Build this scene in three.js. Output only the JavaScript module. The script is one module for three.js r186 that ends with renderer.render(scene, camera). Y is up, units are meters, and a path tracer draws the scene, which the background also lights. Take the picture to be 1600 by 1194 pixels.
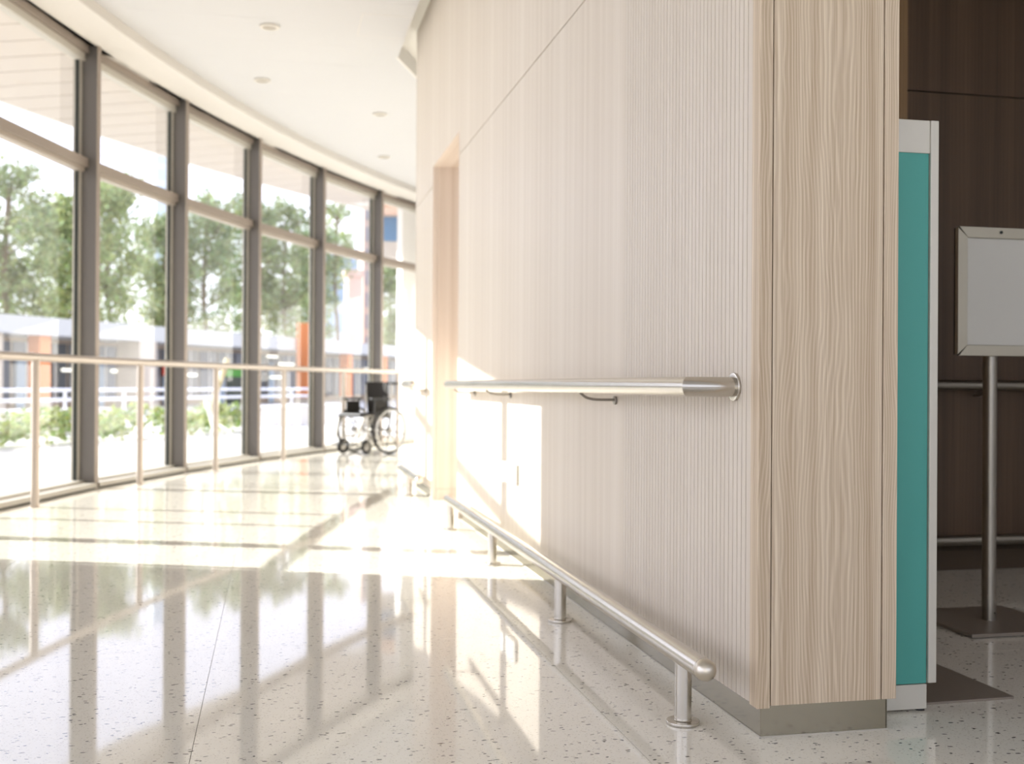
import * as THREE from 'three';
import { mergeGeometries } from 'three/addons/utils/BufferGeometryUtils.js';
import { RoundedBoxGeometry } from 'three/addons/geometries/RoundedBoxGeometry.js';

// ---------------------------------------------------------------- camera, sky, sun, exposure
const scene = new THREE.Scene();
const camera = new THREE.PerspectiveCamera(38.27, 1600 / 1194, 0.05, 900);
camera.rotation.order = 'YXZ';
camera.position.set(-1.251, 0.92, 2.679);
camera.rotation.set(0.0023, -0.21345, 0.0059);
camera.focus = 2.95;
camera.userData.fStop = 2.9;

const SUN = new THREE.Vector3(-0.845, 0.423, -0.329).normalize();   // low morning sun through the glass wall
// bright hazy sky: white round the horizon, a little bluer overhead, a soft glow on the sun's side
{
  const W = 256, H = 128, d = new Float32Array(W * H * 4), v = new THREE.Vector3();
  for (let y = 0; y < H; y++) for (let x = 0; x < W; x++) {
    const up = ((y + 0.5) / H - 0.5) * Math.PI, az = ((x + 0.5) / W - 0.5) * 2 * Math.PI;
    v.set(Math.cos(az) * Math.cos(up), Math.sin(up), Math.sin(az) * Math.cos(up));
    const t = Math.pow(Math.max(0, v.y), 0.6), g = Math.pow(Math.max(0, v.dot(SUN)), 6) * 0.35, o = (y * W + x) * 4;
d[o] = 2.62 - 0.95 * t + g * 3; d[o + 1] = 2.58 - 0.77 * t + g * 2.85; d[o + 2] = 2.86 - 0.3 * t + g * 2.75; d[o + 3] = 1;
  }
  const t = new THREE.DataTexture(d, W, H, THREE.RGBAFormat, THREE.FloatType);
  t.mapping = THREE.EquirectangularReflectionMapping; t.magFilter = THREE.LinearFilter; t.minFilter = THREE.LinearFilter; t.needsUpdate = true;
  scene.background = t; scene.environment = t;
}

const sun = new THREE.DirectionalLight(0xfffdf9, 13);
sun.position.copy(SUN).multiplyScalar(60);
sun.target.position.set(0, 0, -6);
sun.position.add(sun.target.position);
sun.castShadow = true;
sun.shadow.mapSize.set(4096, 4096);
Object.assign(sun.shadow.camera, { left: -25, right: 25, top: 25, bottom: -25, near: 1, far: 140 });
scene.add(sun, sun.target);

const renderer = new THREE.WebGLRenderer({ antialias: true });
renderer.toneMapping = THREE.LinearToneMapping;
renderer.toneMappingExposure = 0.96;
renderer.shadowMap.enabled = true;

// ---------------------------------------------------------------- helpers
let seed = 7;
const rnd = () => { seed = (seed * 1664525 + 1013904223) % 4294967296; return seed / 4294967296; };
const rr = (a, b) => a + (b - a) * rnd();
const names = new Map();
function numbered(n) { const k = names.get(n) ?? 0; names.set(n, k + 1); return k ? `${n}_${String(k).padStart(3, '0')}` : n; }
function tag(o, label, category, group, kind) {
  o.userData.label = label; if (category) o.userData.category = category;
  if (group) o.userData.group = group; if (kind) o.userData.kind = kind;
  return o;
}
function root(name, x = 0, y = 0, z = 0, turn = 0) {
  const g = new THREE.Group(); g.name = numbered(name); g.position.set(x, y, z); g.rotation.y = turn; scene.add(g); return g;
}
function struct(name, x = 0, y = 0, z = 0) { const g = root(name, x, y, z); g.userData.kind = 'structure'; return g; }
function part(name, geo, mat, parent = scene) {
  const m = new THREE.Mesh(geo, mat);
  if (parent === scene) m.name = numbered(name);
  else { const n = parent.children.filter((c) => c.name === name || c.name.startsWith(name + '_0')).length; m.name = n ? `${name}_${String(n).padStart(3, '0')}` : name; }
  m.castShadow = m.receiveShadow = true; parent.add(m); return m;
}
function whole(name, geo, mat, label, category, group) { return tag(part(name, geo, mat), label, category, group); }
const merge = (l) => mergeGeometries(l.map((g) => (g.index ? g.toNonIndexed() : g)));
// box between two corners, uv in metres
function box(x0, y0, z0, x1, y1, z1, r = 0) {
  const w = x1 - x0, h = y1 - y0, d = z1 - z0;
  const g = r ? new RoundedBoxGeometry(w, h, d, 2, r) : new THREE.BoxGeometry(w, h, d);
  g.translate((x0 + x1) / 2, (y0 + y1) / 2, (z0 + z1) / 2);
  return metreUV(g);
}
function metreUV(g, ou = 0, ov = 0) {
  const p = g.attributes.position, n = g.attributes.normal, uv = new Float32Array(p.count * 2);
  for (let i = 0; i < p.count; i++) {
    const ax = Math.abs(n.getX(i)), ay = Math.abs(n.getY(i)), az = Math.abs(n.getZ(i));
    let u, v;
    if (ay > ax && ay > az) { u = p.getX(i); v = p.getZ(i); } else if (ax > az) { u = p.getZ(i); v = p.getY(i); } else { u = p.getX(i); v = p.getY(i); }
    uv[i * 2] = u + ou; uv[i * 2 + 1] = v + ov;
  }
  g.setAttribute('uv', new THREE.BufferAttribute(uv, 2));
  return g;
}
const V = (x, y, z) => new THREE.Vector3(x, y, z);
function bar(a, b, r, seg = 16, r2 = r) {
  const d = b.clone().sub(a), g = new THREE.CylinderGeometry(r2, r, d.length(), seg);
  g.applyQuaternion(new THREE.Quaternion().setFromUnitVectors(V(0, 1, 0), d.clone().normalize()));
  return g.translate((a.x + b.x) / 2, (a.y + b.y) / 2, (a.z + b.z) / 2);
}
class Poly extends THREE.Curve { constructor(f) { super(); this.f = f; } getPoint(t, o = new THREE.Vector3()) { return o.copy(this.f(t)); } }
const tube = (pts, r, n = 40, seg = 12) => new THREE.TubeGeometry(new THREE.CatmullRomCurve3(pts, false, 'centripetal'), n, r, seg, false);
const lathe = (pts, seg = 32) => new THREE.LatheGeometry(pts.map(([x, y]) => new THREE.Vector2(x, y)), seg);

// value noise
function hash(x, y, s) { let h = Math.imul(x, 374761393) ^ Math.imul(y, 668265263) ^ Math.imul(s, 974634777); h = Math.imul(h ^ (h >>> 13), 1274126177); return ((h ^ (h >>> 16)) >>> 0) / 4294967296; }
function vnoise(x, y, px, py, s) {
  const ix = Math.floor(x), iy = Math.floor(y), fx = x - ix, fy = y - iy, u = fx * fx * (3 - 2 * fx), v = fy * fy * (3 - 2 * fy);
  const w = (a, m) => ((a % m) + m) % m, a = w(ix, px), b = w(ix + 1, px), c = w(iy, py), d = w(iy + 1, py);
  return (hash(a, c, s) * (1 - u) + hash(b, c, s) * u) * (1 - v) + (hash(a, d, s) * (1 - u) + hash(b, d, s) * u) * v;
}
function dataTex(w, h, f, rep = [1, 1], srgb = true) {
  const data = new Uint8Array(w * h * 4);
  for (let y = 0; y < h; y++) for (let x = 0; x < w; x++) {
    const c = f(x / w, y / h), o = (y * w + x) * 4;
    for (let k = 0; k < 3; k++) data[o + k] = Math.max(0, Math.min(255, c[k]));
    data[o + 3] = 255;
  }
  const t = new THREE.DataTexture(data, w, h);
  t.wrapS = t.wrapT = THREE.RepeatWrapping; t.magFilter = THREE.LinearFilter; t.minFilter = THREE.LinearMipmapLinearFilter; t.generateMipmaps = true;
  if (srgb) t.colorSpace = THREE.SRGBColorSpace;
  t.repeat.set(...rep); t.needsUpdate = true;
  return t;
}
// ---------------------------------------------------------------- materials
// pale laminate, grain along v. cath: strength of the swirling figure
function woodTex(cath, base, span, s, rep) {
  return dataTex(1024, 1024, (u, v) => {
    const warp = (vnoise(u * 5, v * 3, 5, 3, s) - 0.5) * 0.09 + (vnoise(u * 14, v * 5, 14, 5, s + 1) - 0.5) * 0.02;
    const field = u * 42 + (vnoise(u * 3, v * 2, 3, 2, s + 2) * 9 + vnoise(u * 7, v * 5, 7, 5, s + 3) * 3.6 + vnoise(u * 26, v * 16, 26, 16, s + 7) * 0.6) * cath;
    let lines = 0.5 + 0.5 * Math.sin(field * 6.2832); lines = Math.pow(lines, 1.4);
    const streak = vnoise(u * 180 + warp * 60 * cath, v * 3, 180, 3, s + 4), fine = vnoise(u * 480, v * 10, 480, 10, s + 5), broad = vnoise(u * 22 + warp * 12 * cath, v * 1, 22, 1, s + 6);
    const t = (lines - 0.5) * 0.52 * Math.min(1, cath) + (streak - 0.5) * 0.5 + (fine - 0.5) * 0.4 + (broad - 0.5) * 0.7;
    return [base[0] + span[0] * t, base[1] + span[1] * t, base[2] + span[2] * t];
  }, rep);
}
const M = {};
const std = (o) => new THREE.MeshStandardMaterial(o);
const phys = (o) => new THREE.MeshPhysicalMaterial(o);
const grainA = woodTex(0.12, [218, 206, 190], [15, 17, 19], 11, [1.25, 0.4]);
const grainB = woodTex(0.9, [206, 187, 162], [40, 45, 48], 31, [2.4, 0.75]);
const grainF = woodTex(0.05, [217, 206, 191], [7, 8, 9], 91, [1.25, 0.4]);
const grainE = woodTex(0.3, [150, 118, 82], [30, 26, 22], 81, [1.2, 0.4]);
const grainC = woodTex(0.15, [224, 209, 195], [18, 22, 26], 51, [1.3, 0.4]);
const grainD = woodTex(0.3, [84, 63, 44], [26, 22, 17], 71, [1.2, 0.4]);
M.woodA = phys({ map: grainA, roughness: 0.42, specularIntensity: 0.9 });
M.woodF = phys({ map: grainF, roughness: 0.42, specularIntensity: 0.9 });
M.woodE = phys({ map: grainE, roughness: 0.5 });
M.woodB = phys({ map: grainB, roughness: 0.5, bumpMap: grainB, bumpScale: 0.0006 });
M.woodC = phys({ map: grainC, roughness: 0.5 });
M.woodD = phys({ map: grainD, roughness: 0.5 });
M.core = std({ color: 0x4a3c2e, roughness: 0.9 });
M.plaster = std({ color: 0xeae6df, roughness: 0.9 });
M.ceil = std({ color: 0xd0cfcf, roughness: 0.75 });
M.ceilTrim = std({ color: 0xdcd7d0, roughness: 0.85 });
M.steel = phys({ color: 0xc9c4bb, metalness: 1, roughness: 0.24 });
M.steelDull = phys({ color: 0x97928a, metalness: 1, roughness: 0.38 });
M.skirting = phys({ color: 0x98917f, metalness: 1, roughness: 0.2 });
M.fin = std({ color: 0x6b6764, metalness: 0.35, roughness: 0.5 });
M.frame = std({ color: 0x9a8e83, metalness: 0.3, roughness: 0.5 });
M.bead = std({ color: 0xc4bfb4, metalness: 0.2, roughness: 0.5 });
M.beadDark = std({ color: 0xb3a99d, metalness: 0.2, roughness: 0.5 });
M.gasket = std({ color: 0x2f3330, roughness: 0.8 });
M.railPaint = std({ color: 0xb8ada2, metalness: 0.6, roughness: 0.35 });
M.glass = phys({ color: 0xf8faf9, transmission: 1, thickness: 0, roughness: 0, ior: 1.5 });
M.black = std({ color: 0x2a2621, roughness: 0.8 });
M.blackGloss = std({ color: 0x1d1b19, roughness: 0.45 });
M.steelBall = phys({ color: 0xd2cabd, metalness: 1, roughness: 0.3 });
M.plate = phys({ color: 0x8d8378, metalness: 0.25, roughness: 0.42 });
M.chrome = phys({ color: 0xd8d6d2, metalness: 1, roughness: 0.15 });
M.white = std({ color: 0xe9e7e2, roughness: 0.5 });

// terrazzo drawn as chips on a pale matrix, tile of 1.6 m
const terrazzo = (() => {
  const N = 2048, cv = document.createElement('canvas'); cv.width = cv.height = N; const c = cv.getContext('2d');
  c.fillStyle = 'rgb(234,229,217)'; c.fillRect(0, 0, N, N);
  const chip = (x, y, a, b, t, col) => { c.fillStyle = col; for (const dx of [0, -N, N]) for (const dy of [0, -N, N]) { if (x + dx < -30 || x + dx > N + 30 || y + dy < -30 || y + dy > N + 30) continue; c.beginPath(); const n = 7; for (let k = 0; k < n; k++) { const f = (k / n) * 6.283, q = 0.75 + 0.5 * hash(k, Math.round(x), Math.round(y)), px = Math.cos(f) * a * q, py = Math.sin(f) * b * q; c.lineTo(x + dx + px * Math.cos(t) - py * Math.sin(t), y + dy + px * Math.sin(t) + py * Math.cos(t)); } c.fill(); } };
  for (let i = 0; i < 26000; i++) { const g = rnd(); chip(rnd() * N, rnd() * N, rr(1.5, 5), rr(1.2, 3.5), rnd() * 3.14, g < 0.5 ? `rgba(240,236,226,${rr(0.3, 0.8)})` : g < 0.8 ? `rgba(204,196,178,${rr(0.3, 0.7)})` : `rgba(176,168,152,${rr(0.3, 0.6)})`); }
  for (let i = 0; i < 5200; i++) chip(rnd() * N, rnd() * N, rr(1.0, 2.6), rr(0.8, 1.8), rnd() * 3.14, `rgba(98,92,86,${rr(0.35, 0.8)})`);
  for (let i = 0; i < 1000; i++) { const d = rr(40, 105); chip(rnd() * N, rnd() * N, rr(3.2, 10.5), rr(2.4, 5.2), rr(-0.5, 0.5), `rgba(${d},${d * 0.95},${d * 0.92},${rr(0.75, 1)})`); }
  const t = new THREE.CanvasTexture(cv); t.colorSpace = THREE.SRGBColorSpace; t.wrapS = t.wrapT = THREE.RepeatWrapping; t.repeat.set(1 / 1.6, 1 / 1.6); return t;
})();
M.terrazzo = phys({ map: terrazzo, roughness: 0.045, specularIntensity: 1, ior: 1.6 });
M.joint = std({ color: 0xb0aa9c, roughness: 0.6 });

// ---------------------------------------------------------------- the curved glass line: circle of 27.90 m
const CX = 23.812, CZ = 1.16, R = 27.9, rad = Math.PI / 180;
const onArc = (deg, off, y) => V(CX - (R + off) * Math.cos(deg * rad), y, CZ - (R + off) * Math.sin(deg * rad));
// ring segment between two angles, offsets (positive = outwards) and heights
function ring(a0, a1, o0, o1, y0, y1, n = Math.max(1, Math.ceil(Math.abs(a1 - a0) / 1.5))) {
  const pos = [], quad = (a, b, c, d) => pos.push(a, b, c, a, c, d);
  for (let i = 0; i < n; i++) {
    const p = a0 + ((a1 - a0) * i) / n, q = a0 + ((a1 - a0) * (i + 1)) / n, P = (a, o, y) => onArc(a, o, y);
    quad(P(p, o0, y0), P(q, o0, y0), P(q, o0, y1), P(p, o0, y1));
    quad(P(q, o1, y0), P(p, o1, y0), P(p, o1, y1), P(q, o1, y1));
    quad(P(p, o0, y1), P(q, o0, y1), P(q, o1, y1), P(p, o1, y1));
    quad(P(q, o0, y0), P(p, o0, y0), P(p, o1, y0), P(q, o1, y0));
    if (i === 0) quad(P(p, o1, y0), P(p, o0, y0), P(p, o0, y1), P(p, o1, y1));
    if (i === n - 1) quad(P(q, o0, y0), P(q, o1, y0), P(q, o1, y1), P(q, o0, y1));
  }
  const g = new THREE.BufferGeometry();
  g.setAttribute('position', new THREE.BufferAttribute(new Float32Array(pos.flatMap((v) => [v.x, v.y, v.z])), 3));
  g.computeVertexNormals();
  return metreUV(g);
}
// straight bar along a chord of the arc
function chord(a0, a1, o0, o1, y0, y1) { return ring(a0, a1, o0, o1, y0, y1, 1); }
// floor / ceiling plate: rectangle clipped by the circle of radius R + off
function plate(x0, z0, x1, z1, off, y0, y1) {
  let poly = [[x0, z0], [x1, z0], [x1, z1], [x0, z1]];
  for (let a = -14; a < 42; a += 2) {
    const p = onArc(a, off, 0), q = onArc(a + 2, off, 0), nx = q.z - p.z, nz = -(q.x - p.x);      // inside is towards the centre
    const s = Math.sign(nx * (CX - p.x) + nz * (CZ - p.z)), d = ([x, z]) => s * (nx * (x - p.x) + nz * (z - p.z)), out = [];
    poly.forEach((u, i) => { const w = poly[(i + 1) % poly.length], du = d(u), dw = d(w); if (du >= 0) out.push(u); if (du * dw < 0) { const t = du / (du - dw); out.push([u[0] + (w[0] - u[0]) * t, u[1] + (w[1] - u[1]) * t]); } });
    poly = out; if (poly.length < 3) return null;
  }
  const g = new THREE.ExtrudeGeometry(new THREE.Shape(poly.map(([x, z]) => new THREE.Vector2(x, -z))), { depth: y1 - y0, bevelEnabled: false });
  g.rotateX(-Math.PI / 2); g.translate(0, y0, 0);
  return metreUV(g);
}

// ---------------------------------------------------------------- floor: terrazzo slabs between thin divider joints
{
  const f = struct('floor');
  part('floor_bed', plate(-5.2, -17.4, 5.2, 7.1, 0.22, -0.06, -0.006), M.joint, f);
  const xs = [-5.84, -4.74, -3.64, -2.54, -1.444, -0.345, 0.36, 1.46, 2.56, 3.66, 5.1], zs = [-16.9, -14.46, -12.26, -10.06, -7.86, -5.66, -3.46, -1.26, 0.94, 3.14, 5.34, 7.05], zr = [-2.9, -0.72, 1.48, 3.68, 7.05], g = 0.0007;
  for (let i = 0; i + 1 < xs.length; i++) {
    const right = xs[i] >= 0.36, z = right ? zr : zs;
    for (let k = 0; k + 1 < z.length; k++) {
      const s = plate(xs[i] + g, z[k] + g, xs[i + 1] - g, z[k + 1] - g, 0.2, -0.02, 0);
      if (s) part('terrazzo_slab', s, M.terrazzo, f);
    }
  }
  // slabs of the hall beyond the far end of the wood wall
  for (let k = 0; k < 5; k++) part('terrazzo_slab', box(0.36 + g, -0.02, zs[k] + g, 1.7, 0, Math.min(zs[k + 1], -7.1) - g), M.terrazzo, f);
}
// ---------------------------------------------------------------- ceiling
{
  const c = struct('ceiling');
  for (let z = -16.8, k = 0; z < 7; z += 0.6, k++) {
    const x1 = z > 0.2 ? 5.1 : z > -9.05 ? -0.15 : 1.7;
    const p = plate(-5.2, z + 0.0015, x1, z + 0.5985, -0.36, 3.92, 3.96);
    if (p) part('ceiling_panel', p, M.ceil, c);
  }
  part('ceiling_deck', plate(-5.4, -17.4, 5.2, 7.2, 0.15, 4.09, 4.3), M.ceilTrim, c);
  // slot beside the wood wall, closed by a skewed end just past the wall's corner
  const fill = new THREE.ExtrudeGeometry(new THREE.Shape([[-0.15, 7.45], [0.4, 8.77], [0.4, 7.1], [1.7, 7.1], [1.7, 9.0], [-0.15, 9.0]].map((p) => new THREE.Vector2(...p))), { depth: 0.04, bevelEnabled: false });
  part('ceiling_panel', metreUV(fill.rotateX(-Math.PI / 2).translate(0, 3.92, 0)), M.ceil, c);
  const end = new THREE.BoxGeometry(1.5, 0.15, 0.02); end.rotateY(Math.atan2(1.32, 0.55)); end.translate(0.125 + 0.004, 3.992, -8.11 - 0.01);
  part('slot_end', metreUV(end), M.plaster, c);
  part('slot_ceiling', box(-0.4, 4.062, -9.0, 0.45, 4.08, 0.2), M.plaster, c);
  const t = struct('trim_1');
  part('perimeter_soffit', ring(-12, 38, -0.36, 0.16, 3.83, 4.08), M.ceilTrim, t);
  const e = struct('wall_fascia');
  part('bulkhead', ring(-12, 38, 0.02, 0.3, 3.83, 4.95), M.plaster, e);
  // roof overhang outside: radial soffit boards
  const o = struct('trim_2');
  part('overhang_deck', ring(-12, 44, 0.3, 3.95, 4.64, 4.95), M.plaster, o);
  const sof = std({ color: 0xc9beb2, roughness: 0.8 });
  for (let a = 6; a < 42; a += 1) part('soffit_board', ring(a + 0.025, a + 0.975, 0.3, 3.93, 4.6, 4.635, 1), sof, o);
  part('overhang_edge', ring(-12, 44, 3.93, 3.99, 4.6, 5.0), M.plaster, o);
}
// ---------------------------------------------------------------- glass wall
{
  const bays = [[10.1, 11.87], [11.87, 17.88], [17.88, 21.6], [21.6, 25.31], [25.31, 29.03], [29.03, 32.75], [32.75, 36.5], [5.9, 9.5], [2.2, 5.9], [-1.5, 2.2], [-5.2, -1.5], [-8.9, -5.2], [-11.8, -8.9]];  // the last six bays are out of view, placed to light the near wall
  bays.forEach(([a, b], i) => {
    const w = struct(`window_${i + 1}`), d0 = 0.055 / R / rad / 2, p = a + d0, q = b - d0;
    part('sill', chord(p, q, -0.015, 0.2, 0.012, 0.05), M.bead, w);
    part('sill_bead', chord(p, q, 0.1, 0.2, 0.05, 0.07), M.bead, w);
    part('sill_base', chord(p, q, 0.0, 0.19, 0.0, 0.012), M.gasket, w);
    part('transom', chord(p, q, 0.08, 0.2, 2.775, 2.855), M.frame, w);
    part('transom_bead', chord(p, q, 0.115, 0.19, 2.74, 2.775), M.beadDark, w);
    part('head', chord(p, q, 0.08, 0.2, 3.765, 3.84), M.frame, w);
    part('head_bead', chord(p, q, 0.115, 0.19, 3.7, 3.765), M.bead, w);
    const d1 = d0 + 0.036 / R / rad, d2 = d1 + 0.012 / R / rad;
    part('jamb', chord(p, a + d1, 0.14, 0.2, 0.05, 3.77), M.bead, w);
    part('jamb', chord(b - d1, q, 0.14, 0.2, 0.05, 3.77), M.bead, w);
    part('gasket', chord(a + d1, a + d2, 0.15, 0.18, 0.05, 3.77), M.gasket, w);
    part('gasket', chord(b - d2, b - d1, 0.15, 0.18, 0.05, 3.77), M.gasket, w);
    part('glass_pane', chordPane(a + d1, b - d1, 0.165, 0.06, 2.74), M.glass, w);
    part('glass_pane', chordPane(a + d1, b - d1, 0.165, 2.85, 3.72), M.glass, w);
  });
  const fins = [11.87, 17.88, 21.6, 25.31, 29.03, 32.75, 36.5, 5.9, 2.2, -1.5, -5.2, -8.9];
  for (const a of fins) {
    const m = struct('mullion'), d = 0.03 / R / rad;
    part('fin', chord(a - d, a + d, 0.008, 0.22, 0, 3.83), M.fin, m);
    part('face_strip', chord(a - d, a + d, 0.0, 0.008, 0, 3.83), M.frame, m);
  }
  const wl = struct('wall_left');
  part('plaster', ring(9.5, 10.1, 0, 0.25, 0, 3.83), M.plaster, wl);
  part('outer_wing', ring(9.5, 10.07, 0.25, 24, -0.03, 14), M.plaster, wl);   // out of view, tall wall placed to keep sun off the near floor
}
function chordPane(a0, a1, off, y0, y1) {
  const p = onArc(a0, off, y0), q = onArc(a1, off, y0), g = new THREE.BufferGeometry();
  g.setAttribute('position', new THREE.BufferAttribute(new Float32Array([p.x, y0, p.z, q.x, y0, q.z, q.x, y1, q.z, p.x, y1, p.z]), 3));
  g.setIndex([0, 1, 2, 0, 2, 3]); g.computeVertexNormals(); return metreUV(g);
}
// ---------------------------------------------------------------- long wood wall on the right
const FX = -0.018, TOP = 4.055, J0 = 2.488, J1 = 2.493, B = 0.086;
{
  const w = struct('wall_right');
  part('wall_core', merge([box(0.004, 0.0, -4.74, 0.36, TOP + 0.004, 0.0), box(0.3, 0, -6.04, 0.36, TOP + 0.004, -4.74), box(0.004, 2.668, -6.04, 0.3, TOP + 0.004, -4.74), box(0.004, 0, -7.085, 0.36, TOP + 0.004, -6.04)]), M.core, w);
  const panel = (z0, z1, y0 = B, y1 = J0) => part('wood_panel', box(FX, y0, z1 + 0.0015, 0.004, y1, z0 - 0.0015, 0.0012), M.woodA, w);
  for (const [z0, z1] of [[-1.11, -2.204], [-2.204, -3.247], [-3.247, -4.271], [-4.271, -4.74], [-6.04, -6.76], [-6.76, -7.1]]) { panel(z0, z1); panel(z0, z1, J1, TOP); }
  panel(-4.7385, -6.0415, 2.652, TOP);
  // fluted panels: a board with narrow grooves
  const flute = (y0, y1) => {
    const z0 = -0.032, z1 = -1.1085, n = 38, pitch = (z0 - z1) / n, s = new THREE.Shape(), gw = 0.0042, gd = 0.0145;
    s.moveTo(z0, 0); s.lineTo(z0, -0.016);
    for (let i = 1; i < n; i++) { const c = z0 - i * pitch; s.lineTo(c + gw / 2 + 0.002, -0.018); s.lineTo(c + gw / 2, -0.0165); s.lineTo(c + gw / 2, -0.018 + gd); s.lineTo(c - gw / 2, -0.018 + gd); s.lineTo(c - gw / 2, -0.0165); s.lineTo(c - gw / 2 - 0.002, -0.018); }
    s.lineTo(z1, -0.018); s.lineTo(z1, 0);
    const g = new THREE.ExtrudeGeometry(s, { depth: y1 - y0, bevelEnabled: false });   // shape (z, x) -> extruded along y
    g.applyMatrix4(new THREE.Matrix4().makeBasis(V(0, 0, 1), V(1, 0, 0), V(0, 1, 0))); g.translate(0.004 * 0, y0, 0);
    return metreUV(flip(g), 0.37, 0.2);
  };
  part('fluted_panel', flute(B, J0), M.woodF, w); part('fluted_panel', flute(J1, TOP), M.woodF, w);
  // corner trim wraps onto the end face
  part('corner_trim', box(FX, B - 0.006, -0.0305, 0.018, TOP, 0.018, 0.0015), M.woodB, w);
  part('end_panel', box(0.0215, B, 0.0, 0.337, TOP, 0.0165, 0.001), M.woodB, w);
  part('corner_trim', box(0.3405, B, -0.04, 0.382, TOP, 0.018, 0.0015), M.woodB, w);
  part('side_panel', box(0.36, B, -2.28, 0.38, TOP, -0.042), M.woodB, w);
  // doorway recess in the wall
  part('reveal_panel', box(0.02, 0.085, -6.04, 0.3, 2.65, -6.015), M.woodC, w);
  part('reveal_edge', box(FX, 0.0, -6.04, 0.019, 2.655, -6.02), M.woodC, w);
  part('reveal_panel', box(FX, 0.085, -4.765, 0.3, 2.65, -4.74), M.woodC, w);
  part('reveal_skirting', merge([box(0.02, 0, -6.04, 0.3, 0.083, -6.013), box(FX, 0, -4.767, 0.3, 0.083, -4.74)]), M.woodC, w);
  part('reveal_head', box(FX + 0.001, 2.65, -6.039, 0.3, 2.667, -4.741), M.woodC, w);
  part('recess_back', box(0.285, 0, -6.015, 0.3, 2.65, -4.765), M.woodC, w);
  const b = struct('baseboard_right');
  part('skirting', box(-0.001, 0.003, -4.74, 0.006, 0.088, 0.001, 0.0008), M.skirting, b);
  part('skirting', box(-0.001, 0.003, -7.1, 0.006, 0.088, -6.04, 0.0008), M.skirting, b);
  part('sealant', merge([box(-0.003, 0, -4.74, 0.0, 0.004, 0.003), box(-0.003, 0, -7.1, 0.0, 0.004, -6.04)]), M.bead, b);
  const e = struct('baseboard_end');
  part('skirting', box(0, 0.003, -0.002, 0.364, 0.088, 0.002, 0.0008), M.skirting, e);
  part('skirting', box(0.36, 0.003, -2.28, 0.3645, 0.088, 0.002), M.skirting, e);
  part('sealant', box(-0.002, 0, 0.001, 0.366, 0.004, 0.004), M.bead, e);
}
function flip(g) {   // reverses winding after a mirrored basis
  g = g.index ? g.toNonIndexed() : g; const p = g.attributes.position.array;
  for (let i = 0; i < p.length; i += 9) for (let k = 0; k < 3; k++) { const t = p[i + 3 + k]; p[i + 3 + k] = p[i + 6 + k]; p[i + 6 + k] = t; }
  g.computeVertexNormals(); return g;
}
// ---------------------------------------------------------------- rest of the room shell
{
  const a = struct('wall_alcove');
  for (const [x0, x1] of [[0.38, 1.83], [1.835, 2.9], [2.905, 5.0]]) for (const [y0, y1] of [[0.12, 2.398], [2.406, 3.3]]) part('wood_panel', box(x0, y0, -2.3, x1, y1, -2.28), M.woodD, a);
  part('wall_core', box(0.36, 0, -2.4, 5.2, 4.1, -2.3), M.core, a);
  part('corner_post', box(0.38, 0.0, -2.28, 1.826, 3.3, -2.262), M.woodE, a);
  part('bulkhead', box(0.384, 3.25, -2.28, 5.1, 3.92, 0.2), M.woodD, a);
  part('skirting', box(0.38, 0, -2.279, 5.0, 0.1, -2.262), M.core, a);
  const wb = struct('wall_back'); part('plaster', merge([box(-5.2, 0, 7.05, -3.6, 4.1, 7.25), box(4.6, 0, 7.05, 5.2, 4.1, 7.25), box(-3.6, 3.5, 7.05, 4.6, 4.1, 7.25), box(-3.6, 0, 7.05, 4.6, 0.9, 7.25)]), M.plaster, wb);
  const wbw = struct('window_14'); part('glass_pane', box(-3.6, 0.9, 7.14, 4.6, 3.5, 7.141), M.glass, wbw); for (const x of [-3.6, -1.55, 0.5, 2.55, 4.54]) part('frame_post', box(x, 0.9, 7.1, x + 0.06, 3.5, 7.18), M.frame, wbw);  // out of view behind the camera, placed to light the end face and sign
  const we = struct('wall_east'); part('plaster', box(5.05, 0, -2.3, 5.25, 4.1, 7.1), M.plaster, we);
  const wf = struct('wall_far'); part('plaster', merge([box(1.6, 0, -16.9, 1.8, 4.1, -7.0), box(0.3, 0, -7.1, 1.7, 4.1, -7.0), box(0.9, 0, -17, 1.8, 4.1, -16.2)]), M.plaster, wf);
}
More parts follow.
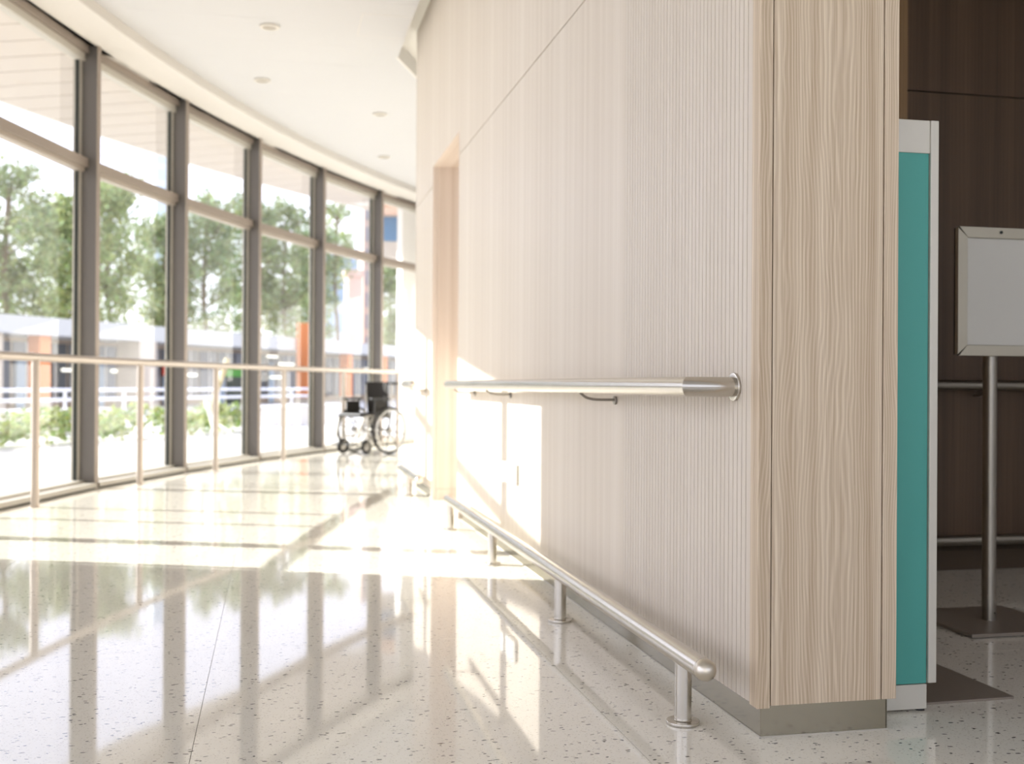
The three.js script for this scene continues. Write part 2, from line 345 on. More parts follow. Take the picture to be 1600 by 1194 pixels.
// ---------------------------------------------------------------- rails on the wood wall
function handrail(name, label, x, z0, z1, brackets, elbowAt, y = 0.917) {
  const t = root(name, x, 0, z0); tag(t, label, 'handrail');
  const r = 0.027, L = z1 - z0, G = (v) => v;
  // tube cut at 45 degrees at the elbow
  const n = 32, g = new THREE.CylinderGeometry(r, r, Math.abs(L), n, 1, true); g.rotateX(Math.PI / 2); g.translate(0, y, L / 2);
  const p = g.attributes.position;
  if (elbowAt) for (let i = 0; i < p.count; i++) if (Math.abs(p.getZ(i)) < 1e-4) p.setZ(i, -p.getX(i));
  g.computeVertexNormals();
  part('rail_tube', g, M.steel, t);
  part('end_cap', new THREE.SphereGeometry(r, 20, 12, 0, Math.PI * 2, 0, Math.PI / 2).rotateX(L < 0 ? -Math.PI / 2 : Math.PI / 2).scale(1, 1, 0.35).translate(0, y, L), M.steel, t);
  if (elbowAt) {
    const k = -x + FX, s = new THREE.CylinderGeometry(r, r, k, n, 1, true); s.rotateZ(-Math.PI / 2); s.translate(k / 2, y, 0);
    const q = s.attributes.position; for (let i = 0; i < q.count; i++) if (q.getX(i) < 1e-4) q.setX(i, -q.getZ(i));
    s.computeVertexNormals(); part('return_stub', s, M.steel, t);
    part('wall_flange', lathe([[r, 0.002], [0.0375, 0.002], [0.039, 0.0005], [0.039, -0.005], [0.0385, -0.006], [0.0, -0.006]], 36).rotateZ(Math.PI / 2).translate(k - 0.006, y, 0), M.steel, t);
  } else part('end_cap', new THREE.SphereGeometry(r, 20, 12, 0, Math.PI * 2, 0, Math.PI / 2).rotateX(Math.PI / 2).scale(1, 1, 0.35).translate(0, y, 0), M.steel, t);
  for (const bz of brackets) {
    const b = part('bracket', tube([V(0, y - r + 0.002, bz), V(0.02, y - r - 0.014, bz), V(0.05, y - r - 0.022, bz), V(-x + FX, y - r - 0.024, bz)], 0.005, 20, 8), M.steelDull, t);
    part('bracket_plate', lathe([[0, 0], [0.015, 0], [0.016, 0.003], [0.016, 0.008], [0, 0.008]], 20).rotateZ(Math.PI / 2).translate(-x + FX, y - r - 0.026, bz), M.steelDull, b);
  }
  return t;
}
handrail('handrail', 'brushed steel handrail with elbow end and round flange on the fluted wood wall', -0.155, -0.13, -4.32, [-1.07, -2.9, -3.95], true);
handrail('handrail', 'short far handrail on the sunlit wood wall beyond the doorway recess', -0.155, -6.15, -6.78, [-0.2], false);

function crashRail(label, x, z0, z1, posts, joints, y = 0.185) {
  const t = root('crash_rail', x, 0, z0); tag(t, label, 'rail');
  const r = 0.0285, L = z1 - z0, n = 32;
  const g = new THREE.CylinderGeometry(r, r, Math.abs(L) - 0.012, n, 1, true).rotateX(Math.PI / 2).translate(0, y, L / 2 - 0.003);
  part('rail_tube', g, M.steel, t);
  part('ball_end', new THREE.SphereGeometry(0.0292, 32, 24).translate(0, y, -0.004), M.steelBall, t);
  part('end_collar', new THREE.TorusGeometry(r - 0.001, 0.0016, 8, 32).translate(0, y, -0.014), M.steel, t);
  for (const j of joints) part('tube_joint', new THREE.TorusGeometry(r - 0.0004, 0.0011, 6, 32).translate(0, y, j - z0), M.steelDull, t);
  for (const pz of posts) {
    const p = part('post', new THREE.CylinderGeometry(0.023, 0.023, y - 0.012, 28).translate(0, (y + 0.004) / 2, pz - z0), M.steel, t);
    part('floor_flange', lathe([[0.0, 0], [0.0445, 0], [0.0455, 0.001], [0.0455, 0.008], [0.0445, 0.009], [0.024, 0.009], [0.0245, 0.0115], [0.0225, 0.012]], 40).translate(0, 0.0005, pz - z0), M.steel, p);
  }
  return t;
}
crashRail('long low steel crash rail with ball end on short posts before the wood wall', -0.155, 0.005, -4.3, [-0.154, -1.468, -2.833, -4.2], [-3.65, -3.97]);
crashRail('far low steel crash rail beyond the doorway recess in sunlight', -0.155, -5.72, -6.95, [-6.35], []);
{
  const mk = (y, label, z, cat) => { const t = root(cat === 'rail' ? 'crash_rail' : 'handrail', 0.5, 0, z); tag(t, label, cat); part('rail_tube', bar(V(0, y, 0), V(4.4, y, 0), 0.025, 24), M.steelDull, t); return t; };
  const h = mk(0.93, 'dim steel handrail on the dark wood wall behind the sign stand', -2.2, 'handrail');
  for (const x of [0.9, 1.72, 3.2]) part('bracket', merge([bar(V(x, 0.905, 0), V(x, 0.88, -0.02), 0.006, 8), bar(V(x, 0.88, -0.02), V(x, 0.88, -0.08), 0.006, 8)]), M.steelDull, h);
  const c = mk(0.165, 'dim low crash rail at the foot of the dark wood wall', -2.16, 'rail');
  for (const x of [0.6, 2.7, 3.9]) part('post', new THREE.CylinderGeometry(0.022, 0.022, 0.16, 20).translate(x, 0.08, 0), M.steelDull, c);
}
// ---------------------------------------------------------------- outlet on the wall
{
  const o = root('wall_outlet', FX, 0.455, -2.97); tag(o, 'white double wall outlet plate low on the sunlit wood wall', 'outlet');
  part('cover_plate', box(-0.02, -0.053, -0.072, 0, 0.053, 0.14, 0.002), M.white, o);
  part('cover_plate', box(-0.032, -0.053, -0.152, 0, 0.053, -0.084, 0.003), M.white, o);
  part('back_box', box(-0.008, -0.05, -0.15, 0, 0.05, 0.143), M.steelDull, o);
  for (const z of [-0.02, 0.085]) { const s = part('socket', box(-0.024, -0.036, z - 0.03, -0.02, 0.036, z + 0.03, 0.0018), M.white, o); part('slot', merge([box(-0.0245, 0.008, z - 0.009, -0.0238, 0.02, z - 0.006), box(-0.0245, 0.008, z + 0.006, -0.0238, 0.02, z + 0.009), box(-0.0245, -0.022, z - 0.009, -0.0238, -0.01, z - 0.006), box(-0.0245, -0.022, z + 0.006, -0.0238, -0.01, z + 0.009)]), M.steelDull, s); }
}
// ---------------------------------------------------------------- guard railing along the glass
{
  const g = root('guard_railing', 0, 0, 0); tag(g, 'pale metal guard railing with round posts along the curved glass wall', 'railing');
  const o = -0.205, A0 = 8.5, A1 = 34.2, rail = new THREE.TubeGeometry(new Poly((t) => onArc(A0 + (A1 - A0) * t, o, 1.1)), 90, 0.031, 14, false);
  part('top_rail', rail, M.railPaint, g);
  for (const a of [A0, A1]) part('end_cap', new THREE.SphereGeometry(0.031, 14, 10).translate(...onArc(a, o, 1.1).toArray()), M.railPaint, g);
  for (const a of [10.2, 13.55, 14.88, 18.7, 22.15, 25.77, 29.4, 33.0]) {
    const p = onArc(a, o, 0), q = part('post', bar(V(p.x, 0.006, p.z), V(p.x, 1.08, p.z), 0.03, 20), M.railPaint, g);
    part('floor_flange', new THREE.CylinderGeometry(0.04, 0.041, 0.006, 24).translate(p.x, 0.003, p.z), M.railPaint, q);
  }
}
// ---------------------------------------------------------------- ceiling fittings
{
  const spots = [[-1.3, -6.79, 'nearest of the four small round ceiling downlights'], [-1.376, -8.49, 'second small ceiling downlight, halfway down the corridor'], [-0.11, -9.59, 'third small ceiling downlight, nearer the wood wall'], [0.16, -11.9, 'farthest of the four small round ceiling downlights']];
  for (const [x, z, l] of spots) {
    const t = root('ceiling_downlight', x, 3.92, z); tag(t, l, 'downlight', 'recessed downlights in the white ceiling');
    part('trim_ring', lathe([[0.062, 0], [0.08, -0.002], [0.085, -0.006], [0.082, -0.012], [0.06, -0.014], [0.058, -0.004], [0.062, 0]], 28), std({ color: 0xd8d2c8, roughness: 0.5 }), t);
    part('lens', lathe([[0, -0.003], [0.06, -0.003], [0.06, -0.0005], [0, -0.0005]], 24), std({ color: 0xbdb6ab, roughness: 0.4 }), t);
  }
  const a = root('access_hatch', -0.36, 3.92, -6.58); tag(a, 'flush square access hatch in the white ceiling near the wood wall', 'hatch');
  part('hatch_panel', box(-0.2, -0.0015, -0.28, 0.2, 0, 0.28), M.ceil, a);
  part('hatch_frame', merge([box(-0.206, -0.002, -0.286, -0.2, 0, 0.286), box(0.2, -0.002, -0.286, 0.206, 0, 0.286), box(-0.2, -0.002, -0.286, 0.2, 0, -0.28), box(-0.2, -0.002, 0.28, 0.2, 0, 0.286)]), M.ceilTrim, a);
}
// ---------------------------------------------------------------- teal display panel
{
  const t = root('display_panel', 0, 0, -0.13, 0); tag(t, 'tall teal display panel in pale metal frame standing beside the wood pillar', 'display');
  const teal = std({ color: 0x4fa39a, roughness: 0.45 }), al = phys({ color: 0xd6d2c8, metalness: 0.25, roughness: 0.4 });
  part('teal_board', box(0.402, 0.078, -0.03, 0.569, 1.584, -0.004), teal, t);
  part('top_band', box(0.402, 1.584, -0.036, 0.571, 1.678, 0, 0.002), al, t);
  part('kick_plate', box(0.402, 0.006, -0.036, 0.569, 0.076, 0, 0.002), al, t);
  part('side_rail', box(0.571, 0.079, -0.04, 0.597, 1.678, 0.004, 0.0025), al, t);
  part('back_panel', box(0.402, 0.02, -0.045, 0.57, 1.67, -0.036), al, t);
  for (const x of [0.42, 0.556]) part('levelling_foot', new THREE.CylinderGeometry(0.012, 0.014, 0.007, 16).translate(x, 0.0035, -0.015), M.blackGloss, t);
  const s = new THREE.Shape(); s.moveTo(0.575, 0.05); s.lineTo(0.885, 0.056); s.absarc(0.885, 0.066, 0.011, -Math.PI / 2, 0.3); s.lineTo(0.893, 0.5); s.lineTo(0.4, 0.5); s.lineTo(0.4, 0.05);
  part('base_plate', metreUV(new THREE.ExtrudeGeometry(s, { depth: 0.005, bevelEnabled: true, bevelSize: 0.001, bevelThickness: 0.001, bevelSegments: 2 }).rotateX(-Math.PI / 2).translate(0, 0.001, 0)), M.plate, t);
}
// ---------------------------------------------------------------- sign stand
{
  const t = root('sign_stand', 1.478, 0, -1.12, 0); tag(t, 'floor sign stand with blank white board in steel snap frame on square base', 'sign stand');
  part('base_plate', box(-0.228, 0.003, -0.24, 0.228, 0.016, 0.222, 0.0015), M.plate, t);
  part('base_foot', box(-0.215, 0, -0.22, 0.215, 0.003, 0.205), M.blackGloss, t);
  const pole = part('pole', new THREE.CylinderGeometry(0.026, 0.026, 1.03, 28).translate(0, 0.53, 0), M.steelDull, t);
  part('screw', new THREE.SphereGeometry(0.004, 10, 8).translate(-0.012 + 0.02, 0.045, 0.024), M.blackGloss, pole);
  const fw = 0.72, y0 = 1.042, y1 = 1.535, x0 = -0.172, x1 = x0 + fw, w = 0.041, z = 0.03, d = 0.018, fr = phys({ color: 0xb9b4a6, metalness: 0.75, roughness: 0.42 });
  const rail = (pts) => metreUV(new THREE.ExtrudeGeometry(new THREE.Shape(pts.map(([a, b]) => new THREE.Vector2(a, b))), { depth: d - 0.004, bevelEnabled: true, bevelSize: 0.002, bevelThickness: 0.003, bevelSegments: 2 }).translate(0, 0, z));
  const c = 0.006, e = 0.0022;
  const head = new THREE.Group(); head.name = 'frame'; t.add(head);
  part('frame_rail', rail([[x0 + c, y1], [x1 - c, y1], [x1 - w, y1 - w + e], [x0 + w, y1 - w + e]]), fr, head);
  part('frame_rail', rail([[x0 + c, y0], [x0 + w, y0 + w - e], [x1 - w, y0 + w - e], [x1 - c, y0]]), fr, head);
  part('frame_rail', rail([[x0, y0 + c], [x0, y1 - c], [x0 + w - e, y1 - w], [x0 + w - e, y0 + w]]), fr, head);
  part('frame_rail', rail([[x1, y1 - c], [x1, y0 + c], [x1 - w + e, y0 + w], [x1 - w + e, y1 - w]]), fr, head);
  part('frame_screw', new THREE.CylinderGeometry(0.006, 0.006, 0.003, 14).rotateX(Math.PI / 2).translate(0.012, y1 - 0.017, z + d + 0.001), M.gasket, head);
  part('board', box(x0 + 0.02, y0 + 0.02, z - 0.004, x1 - 0.02, y1 - 0.02, z + 0.006), phys({ color: 0xcfcdc6, roughness: 0.35 }), t);
  part('backing', box(x0 + 0.003, y0 + 0.003, z - 0.016, x1 - 0.003, y1 - 0.003, z - 0.004), M.blackGloss, t);
}
// ---------------------------------------------------------------- wheelchair
{
  const t = root('wheelchair', 0.03, 0, -12.02, -0.9); tag(t, 'empty black folding wheelchair with large spoked wheels by the glass wall', 'wheelchair');
  const tyre = std({ color: 0x1f1c19, roughness: 0.8 }), grey = phys({ color: 0xa9a49c, metalness: 0.8, roughness: 0.35 });
  const rear = (sx) => {
    const x = sx * 0.33, w = part('rear_wheel', new THREE.TorusGeometry(0.294, 0.018, 12, 56).rotateY(Math.PI / 2).translate(x, 0.311, 0), tyre, t);
    part('rim', new THREE.TorusGeometry(0.28, 0.007, 8, 48).rotateY(Math.PI / 2).translate(x, 0.311, 0), M.chrome, w);
    part('push_rim', new THREE.TorusGeometry(0.262, 0.008, 8, 48).rotateY(Math.PI / 2).translate(x + sx * 0.04, 0.311, 0), M.chrome, w);
    part('hub', new THREE.CylinderGeometry(0.03, 0.03, 0.07, 18).rotateZ(Math.PI / 2).translate(x, 0.311, 0), grey, w);
    const sp = []; for (let k = 0; k < 8; k++) { const a = (k / 8) * 6.2832 + 0.2; sp.push(bar(V(x, 0.311, 0), V(x, 0.311 + Math.sin(a) * 0.28, Math.cos(a) * 0.28), 0.006, 6)); }
    part('spokes', merge(sp), tyre, w);
  };
  rear(1); rear(-1);
  for (const s of [1, -1]) {
    const c = part('front_caster', new THREE.TorusGeometry(0.075, 0.022, 10, 28).rotateY(Math.PI / 2 + s * 0.15).translate(s * 0.22, 0.098, 0.3), tyre, t);
    part('caster_fork', merge([bar(V(s * 0.22 - 0.03, 0.098, 0.3), V(s * 0.22 - 0.03, 0.2, 0.28), 0.008, 8), bar(V(s * 0.22 + 0.03, 0.098, 0.3), V(s * 0.22 + 0.03, 0.2, 0.28), 0.008, 8), bar(V(s * 0.22, 0.19, 0.28), V(s * 0.22, 0.3, 0.28), 0.018, 12), new THREE.CylinderGeometry(0.05, 0.05, 0.02, 16).rotateZ(Math.PI / 2).translate(s * 0.22, 0.098, 0.3)]), grey, c);
    part('side_frame', merge([tube([V(s * 0.24, 0.5, -0.06), V(s * 0.24, 0.5, 0.3), V(s * 0.24, 0.48, 0.36), V(s * 0.22, 0.2, 0.44)], 0.013, 24, 8), bar(V(s * 0.24, 0.22, -0.08), V(s * 0.24, 0.22, 0.3), 0.012, 8), bar(V(s * 0.24, 0.2, -0.08), V(s * 0.24, 0.93, -0.13), 0.013, 10), bar(V(s * 0.24, 0.22, 0.3), V(s * 0.24, 0.49, 0.3), 0.012, 8)]), grey, t);
    part('push_handle', merge([bar(V(s * 0.24, 0.925, -0.13), V(s * 0.24, 0.92, -0.24), 0.018, 12), new THREE.SphereGeometry(0.02, 12, 8).translate(s * 0.24, 0.925, -0.13)]), M.blackGloss, t);
    part('armrest', merge([box(s * 0.265 - 0.026, 0.705, -0.06, s * 0.265 + 0.026, 0.735, 0.27, 0.01), bar(V(s * 0.265, 0.5, 0.2), V(s * 0.265, 0.71, 0.2), 0.011, 8), bar(V(s * 0.265, 0.5, -0.02), V(s * 0.265, 0.71, -0.02), 0.011, 8)]), M.blackGloss, t);
    part('skirt_guard', box(s * 0.262 - 0.003, 0.5, -0.02, s * 0.262 + 0.003, 0.69, 0.19), M.black, t);
    const f = part('footrest', merge([tube([V(s * 0.22, 0.46, 0.38), V(s * 0.2, 0.25, 0.44), V(s * 0.18, 0.14, 0.47)], 0.011, 18, 8)]), grey, t);
    part('foot_plate', box(s * 0.12 - 0.07, 0.125, 0.4, s * 0.12 + 0.07, 0.14, 0.54, 0.005), M.blackGloss, f);
  }
  const back = new THREE.PlaneGeometry(0.4, 0.48, 10, 8); { const p = back.attributes.position; for (let i = 0; i < p.count; i++) p.setZ(i, -0.035 * (1 - (p.getX(i) / 0.2) ** 2)); back.computeVertexNormals(); }
  part('backrest', merge([back.clone().rotateX(0.07).translate(0, 0.7, -0.1), back.clone().rotateX(0.07).translate(0, 0.7, -0.112), box(-0.2, 0.91, -0.135, 0.2, 0.945, -0.115, 0.005)]), M.black, t);
  part('seat', merge([box(-0.22, 0.485, -0.06, 0.22, 0.535, 0.4, 0.02)]), M.blackGloss, t);
  part('cross_brace', merge([bar(V(-0.23, 0.22, 0.15), V(0.23, 0.48, 0.15), 0.012, 8), bar(V(0.23, 0.22, 0.17), V(-0.23, 0.48, 0.17), 0.012, 8), bar(V(-0.33, 0.311, 0), V(0.33, 0.311, 0), 0.012, 8)]), grey, t);
}
// ---------------------------------------------------------------- outside: ground, planting, covered walk, shops, trees, buildings
{
  const gt = dataTex(512, 512, (u, v) => { const n = vnoise(u * 30, v * 30, 30, 30, 5) * 14 + vnoise(u * 120, v * 120, 120, 120, 6) * 10 - 12; return [196 + n, 194 + n, 190 + n]; }, [0.3, 0.3]);
  const g = struct('ground'); part('paving', box(-170, -0.3, -330, 130, -0.03, 60), std({ map: gt, roughness: 0.85 }), g);
  // hedge strips
  const lt = std({ color: 0xffffff, roughness: 0.7, side: THREE.DoubleSide });
  const leafGeo = (() => { const s = new THREE.BufferGeometry(); s.setAttribute('position', new THREE.BufferAttribute(new Float32Array([0, 0, 0, 0.5, 0.12, 0.5, 0, 0.05, 1.1, -0.5, 0.12, 0.5]), 3)); s.setIndex([0, 1, 2, 0, 2, 3]); s.computeVertexNormals(); return s; })();
  const leafMat = phys({ color: 0xffffff, roughness: 0.75, transmission: 0.3, thickness: 0, side: THREE.DoubleSide });
  function leaves(name, n, at, size, hue, parent) {
    const im = new THREE.InstancedMesh(leafGeo, leafMat, n), q = new THREE.Quaternion(), e = new THREE.Euler(), m = new THREE.Matrix4(), c = new THREE.Color();
    for (let i = 0; i < n; i++) {
      const p = at(i), s = size * rr(0.6, 1.3); e.set(rr(0, 6.28), rr(0, 6.28), rr(0, 6.28)); q.setFromEuler(e); m.compose(p, q, V(s * 0.75, s, s)); im.setMatrixAt(i, m);
      const [h, sa, l] = hue(); im.setColorAt(i, c.setHSL(h, sa, l));
    }
    im.name = name; im.castShadow = im.receiveShadow = true; im.userData.kind = 'stuff'; parent.add(im); return im;
  }
  const hedge = (a, b, w, h, label) => {
    const t = root('hedge', (a.x + b.x) / 2, 0, (a.z + b.z) / 2); tag(t, label, 'hedge', null, 'stuff');
    const d = b.clone().sub(a), L = d.length(), u = d.clone().normalize(), v = V(-u.z, 0, u.x);
    leaves('foliage', Math.round(L * 420), () => { const f = rr(-0.5, 0.5) * L, s = rr(-0.5, 0.5) * w, y = rnd() ** 0.6 * h * (0.8 + 0.25 * Math.sin(f * 3)); return V(u.x * f + v.x * s, y, u.z * f + v.z * s); }, 0.1, () => [rr(0.17, 0.26), rr(0.35, 0.6), rr(0.2, 0.38)], t);
  };
  hedge(V(-6.3, 0, -12.6), V(-3.5, 0, -17.2), 0.7, 0.5, 'low yellow green hedge outside the glass left of the second fin');
  hedge(V(-3.2, 0, -17.6), V(-1.9, 0, -20.0), 0.7, 0.5, 'low yellow green hedge outside behind the third fin');
  { const t = root('sapling', -2.3, 0, -17.3); tag(t, 'pale leaning sapling trunk beside the hedge in the third window', 'tree'); part('trunk', tube([V(0.1, -0.1, 0), V(0, 0.4, 0), V(0.06, 0.72, 0), V(0.19, 1.1, 0), V(0.26, 1.35, 0)], 0.05, 16, 8), std({ color: 0xb9ad8c, roughness: 0.9 }), t); part('stake', bar(V(0.12, -0.1, 0.12), V(-0.1, 0.62, 0.1), 0.04, 8), M.white, t); }
  // long white planter walls behind the hedges
  const pw = (x0, z0, x1, z1, h, label) => { const a = V(x0, 0, z0), b = V(x1, 0, z1), d = b.clone().sub(a), L = d.length(), t = root('planter_wall', (x0 + x1) / 2, 0, (z0 + z1) / 2, Math.atan2(-d.z, d.x)); tag(t, label, 'planter'); part('wall_body', box(-L / 2, -0.03, -0.2, L / 2, h - 0.06, 0.2), M.plaster, t); part('coping', box(-L / 2, h - 0.06, -0.24, L / 2, h, 0.24, 0.01), M.white, t); };
  pw(-8.6, -14.2, -4.5, -20.2, 0.42, 'white low planter wall behind the hedge at the left windows');
  pw(-1.7, -22.2, 0.4, -25.4, 0.42, 'white low planter wall seen through the fourth window');
  // white street guard rail
  const sr = root('street_railing', -4.5, 0, -26); tag(sr, 'white double bar street railing beyond the hedge', 'railing');
  { const d = V(0.49, 0, -0.872), w = std({ color: 0xdedfe2, roughness: 0.4, metalness: 0.3 }); for (const y of [0.52, 0.74]) part('rail_bar', bar(d.clone().multiplyScalar(-9).setY(y), d.clone().multiplyScalar(10).setY(y), 0.04, 10), w, sr); for (let s = -9; s <= 10; s += 2.1) part('post', bar(d.clone().multiplyScalar(s).setY(-0.03), d.clone().multiplyScalar(s).setY(0.76), 0.035, 10), w, sr); }

  // covered walk with fascia, and the shop row behind it, in a frame along the street
  const SX = -9.504, SZ = -33.9, turn = Math.atan2(0.853, 0.522);          // local x runs along the street, local z towards the glass wall
  const cw = root('covered_walkway', SX, 0, SZ, turn); tag(cw, 'long white flat canopy of a covered walkway across the street', 'canopy');
  const can = std({ color: 0xc6c6c0, roughness: 0.6 });
  part('fascia', box(-14, 2.44, -0.1, 46, 3.02, 0), can, cw);
  part('roof_slab', box(-14, 2.44, -2.4, 46, 3.0, -0.1), can, cw);
  { const gl = std({ color: 0xb9b6b0, roughness: 0.6 }); for (const [x, w] of [[5.3, 0.28], [10.9, 0.3], [11.6, 0.36], [16.0, 0.3]]) { const l = []; for (let k = 0; k < 5; k++) l.push(box(x + (k * w) / 5, 2.68, 0, x + ((k + 0.75) * w) / 5, 2.76, 0.012)); part('lettering', merge(l), gl, cw); } }
  const colm = { cream: std({ color: 0xc4b8a6, roughness: 0.8 }), orange: std({ color: 0xe08a52, roughness: 0.7 }), pink: std({ color: 0xe9c5ae, roughness: 0.8 }) };
  const column = (s, w, mat, label, y1 = 2.435, z = -0.5) => { const c = root('walkway_column', SX + 0.522 * s + 0.853 * -z * -1, 0, SZ - 0.853 * s - 0.522 * z * -1 * -1, turn); c.position.set(SX + 0.522 * s - 0.853 * -z * 1, 0, SZ - 0.853 * s - 0.522 * -z); tag(c, label, 'column'); part('shaft', box(-w / 2, 0.25, -w / 2, w / 2, y1, w / 2, 0.01), mat, c); part('plinth', box(-w / 2 - 0.05, -0.03, -w / 2 - 0.05, w / 2 + 0.05, 0.25, w / 2 + 0.05), colm.cream, c); };
  column(0.1, 0.55, colm.cream, 'cream column under the canopy at the left picture edge');
  column(2.2, 0.5, colm.orange, 'orange column under the canopy behind the first railing post');
  column(7.15, 1.0, colm.cream, 'wide cream column under the canopy right of the second railing post');
  column(18.0, 0.6, colm.orange, 'tall orange column rising past the canopy in the fifth window', 3.7, 0.35);
  column(23.6, 0.5, colm.orange, 'orange column left of the wheelchair outside');
  column(27.7, 0.5, colm.orange, 'orange column right of the last fin');

  const shop = root('shop_building', SX, 0, SZ, turn); tag(shop, 'row of dark glazed shop fronts beneath the white canopy', 'building');
  const dk = [0x6c727d, 0x5a626f, 0x7b7f86, 0x585d60, 0x8b8b88].map((c) => std({ color: c, roughness: 0.35 }));
  part('wall', box(-14, -0.03, -3.4, 46, 2.86, -2.6), std({ color: 0xb3a18c, roughness: 0.8 }), shop);
  for (let s = -13, k = 0; s < 45; s += 1.35, k++) {
    const w = part('shop_window', box(s, 0.3, -2.6, s + 1.2, 2.3, -2.52), dk[k % 5], shop);
    part('mullion', box(s + 0.56, 0.3, -2.52, s + 0.62, 2.3, -2.48), M.white, w);
    if (k % 3 === 0) part('door_panel', box(s + 0.1, 0.0, -2.52, s + 0.5, 1.9, -2.47), std({ color: 0xa9bccb, roughness: 0.4 }), w);
  }
  const sign = (s0, s1, y0, y1, col, name = 'sign_board') => part(name, box(s0, y0, -2.45, s1, y1, -2.35, 0.02), std({ color: col, roughness: 0.5 }), shop);
  sign(4.2, 4.8, 0.85, 1.2, 0xe8d520); sign(9.6, 10.4, 1.15, 1.75, 0xe2452f); sign(11.2, 12.1, 1.2, 1.75, 0xd8452f); sign(15.7, 17.1, 1.2, 1.55, 0x58b83a); sign(15.8, 16.9, -0.02, 1.2, 0x3c4a3a); sign(34.2, 36.4, 1.3, 1.95, 0xd9492f); sign(33.6, 36.4, 0.3, 1.1, 0x46688e);
  const tubeL = new THREE.MeshStandardMaterial({ color: 0xffffff, emissive: 0xfffbea, emissiveIntensity: 1.6 });
  for (const [s, y, w] of [[5.6, 1.35, 0.8], [8.3, 1.35, 0.9], [10.1, 1.15, 0.7], [11.6, 1.25, 0.9], [12.9, 1.25, 0.6], [15.0, 1.35, 0.4], [19.3, 2.2, 0.8], [20.6, 1.85, 1.3], [19.6, 1.2, 0.9], [22.4, 1.2, 0.9], [29.4, 1.75, 0.7], [1.6, 1.8, 0.3], [2.3, 1.85, 0.3], [2.9, 1.8, 0.3], [3.6, 1.75, 0.3]]) part('shop_lamp', new THREE.CapsuleGeometry(0.06, w, 4, 8).rotateZ(Math.PI / 2).translate(s, y, -2.2), tubeL, shop);

  // trees beyond the canopy
  const bark = std({ color: 0x7d6e5d, roughness: 0.9 });
  const T = [[-10.79, -40.61, 6.17, 1.87, 3.04, 'large green tree at the left picture edge', 0], [-9.58, -44.5, 5.86, 1.16, 2.71, 'slim green tree just left of the nearest fin', 1], [-7.89, -45.34, 6.54, 1.46, 3.31, 'bright green tree just right of the nearest fin', 1], [-6.14, -50.1, 6, 1.41, 2.79, 'green tree just left of the second fin', 0], [-4.39, -51.06, 6.53, 1.87, 3.47, 'broad green tree filling the third window', 2], [-2.44, -56.15, 7.53, 1.66, 3.49, 'green tree behind the third fin', 0], [-0.66, -57.13, 7.18, 1.98, 3.81, 'tall dark green tree in the fourth window', 0], [0.85, -62.28, 6.83, 1.49, 3.53, 'green tree behind the fourth fin', 2], [2.33, -62.78, 9.48, 1.2, 2.33, 'sparse yellow green treetop in the fifth window', 1], [6.21, -69.11, 6.33, 1.42, 2.71, 'narrow green tree right of the last fin', 0]];
  const hues = [() => [rr(0.17, 0.26), rr(0.26, 0.46), rr(0.16, 0.36)], () => [rr(0.17, 0.25), rr(0.32, 0.52), rr(0.2, 0.4)], () => [rr(0.17, 0.28), rr(0.26, 0.44), rr(0.17, 0.37)]];
  T.forEach(([x, z, y, rx, ry, label, k], i) => {
    const t = root('tree', x, 0, z); tag(t, label, 'tree', 'street trees beyond the walkway');
    const br = [tube([V(0, -0.1, 0), V(0.12, y * 0.35, 0.05), V(-0.1, y * 0.75, 0), V(0.05, y + ry * 0.6, 0)], 0.1, 16, 7)], tips = [];
    for (let b = 0; b < 16; b++) { const h = y - ry * 0.85 + rnd() * ry * 1.5, a = rr(0, 6.28), L = rx * rr(0.5, 0.95) * Math.sqrt(Math.max(0.15, 1 - ((h - y) / (ry * 1.05)) ** 2)), e = V(Math.cos(a) * L, h + L * 0.6, Math.sin(a) * L); br.push(tube([V(0, h - 0.3, 0), e.clone().multiplyScalar(0.5).setY(h + L * 0.15), e], 0.035, 8, 5)); tips.push(e, e.clone().lerp(V(0, h, 0), 0.45)); }
    part('trunk', merge(br), bark, t);
    for (let b = 0; b < 70; b++) { const h = rr(-1, 1), a = rr(0, 6.28), q = Math.sqrt(1 - h * h) * rnd() ** 0.5 * rx; tips.push(V(Math.cos(a) * q, y - 0.15 * ry + h * ry, Math.sin(a) * q)); }
    leaves('foliage', i === 8 ? 2200 : 8000, () => { const c = tips[Math.floor(rnd() * tips.length)], a = rr(0, 6.28), u = rr(-1, 1), q = 0.55 * rnd() ** 0.45, w = Math.sqrt(1 - u * u); return V(c.x + Math.cos(a) * w * q, c.y + u * q * 0.9, c.z + Math.sin(a) * w * q); }, 0.17, hues[k], t);
  });
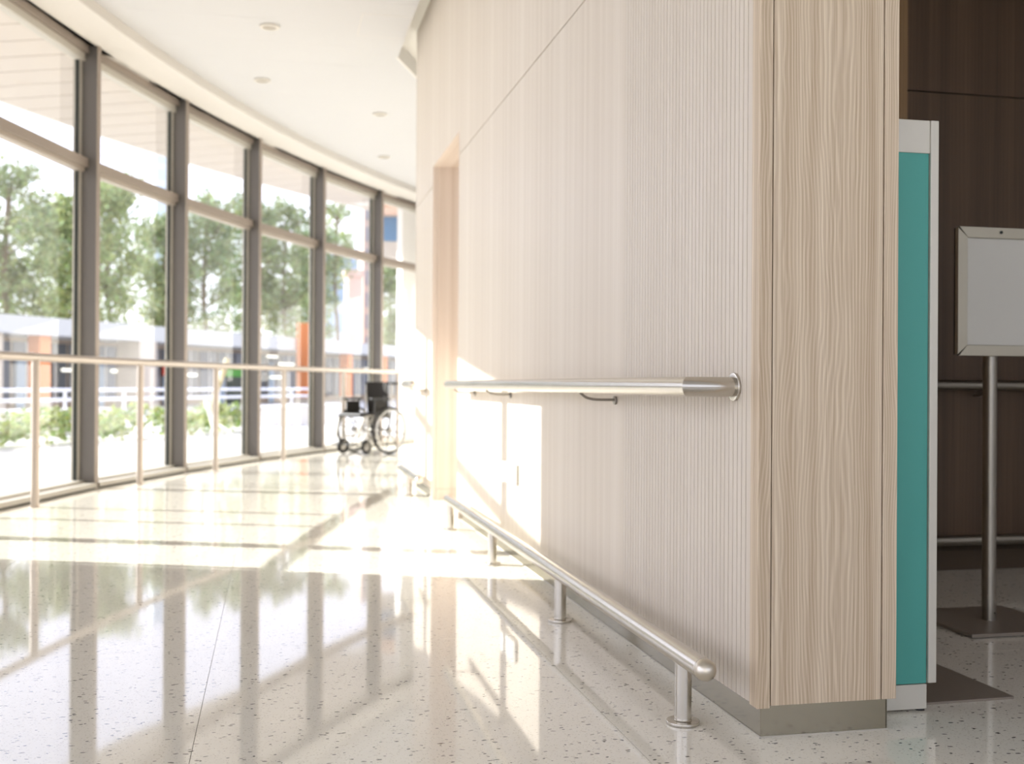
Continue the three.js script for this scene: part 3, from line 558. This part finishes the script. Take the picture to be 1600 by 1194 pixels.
  // distant buildings
  const bl = (name, x, z, w, d, h, col, win, label, floors, cols) => {
    const t = root(name, x, 0, z, 0.2); tag(t, label, 'building'); part('wall', box(-w / 2, -0.3, -d / 2, w / 2, h, d / 2), std({ color: col, roughness: 0.6 }), t);
    if (floors) for (let f = 0; f < floors; f++) for (let c = 0; c < cols; c++) part('window', box(-w / 2 + (c + 0.12) * (w / cols), (f + 0.2) * (h / floors), d / 2, -w / 2 + (c + 0.88) * (w / cols), (f + 0.85) * (h / floors), d / 2 + 0.1), win, t);
    part('parapet', box(-w / 2 - 0.1, h, -d / 2 - 0.1, w / 2 + 0.1, h + 0.4, d / 2 + 0.1), std({ color: col, roughness: 0.6 }), t);
  };
  bl('office_tower', -26.0, -275, 7.5, 10, 56, 0xccd6dc, std({ color: 0xbfced8, roughness: 0.2 }), 'pale blue glass office tower far beyond the trees', 14, 3);
  bl('office_building', 4.6, -97, 5, 6, 12.3, 0xb9c1c8, std({ color: 0x93a5b5, roughness: 0.2 }), 'pale blue grey office block behind the brick pier', 5, 4);
  bl('brick_pier', 3.4, -63.7, 0.87, 0.87, 7.3, 0xe3c4b4, null, 'pale pink brick pier outside near the fifth window', 0, 0);
  bl('stair_tower', 4.36, -65.5, 0.82, 1.2, 12, 0xc9b3a6, std({ color: 0x9a9698, roughness: 0.4 }), 'narrow grey pink stair tower behind the brick pier', 9, 1);
  // white wing of the building beyond the end of the glass
  const wm = std({ color: 0xc9c2b8, roughness: 0.85 });
  const wing = root('building_wing', 1.5, 0, -21.3, -0.2); tag(wing, 'sunlit white building wing outside the last window', 'building');
  part('pier', box(-0.1, -0.03, -0.25, 1.4, 3.66, 0.25), wm, wing);
  part('upper_wall', box(-0.45, 3.66, -0.25, 1.6, 6, 0.25), wm, wing);
  part('window', box(-0.44, 4.0, 0.25, -0.08, 4.52, 0.27), std({ color: 0x5d86ad, roughness: 0.2 }), wing);
  part('roof_edge', box(-0.6, 4.55, 0.25, 1.8, 4.75, 1.3), colm.pink, wing);
  part('low_panel', box(0.05, 0.35, 0.25, 0.4, 0.7, 0.27), colm.pink, wing);
  // out of view at left: beam and posts placed to shade the wood wall
  const pf = struct('trim_3');
  part('unseen_shade_beam', ring(3, 19.45, 1.4, 1.49, 2.585, 2.66, 24), M.frame, pf);
  for (const a of [3.2, 19.4]) { const p = onArc(a, 1.445, 0); part('unseen_shade_post', bar(V(p.x, -0.03, p.z), V(p.x, 2.6, p.z), 0.02, 12), M.frame, pf); }
}
scene.traverse((o) => { if (o.isMesh) { o.castShadow = true; o.receiveShadow = true; } });
renderer.render(scene, camera);
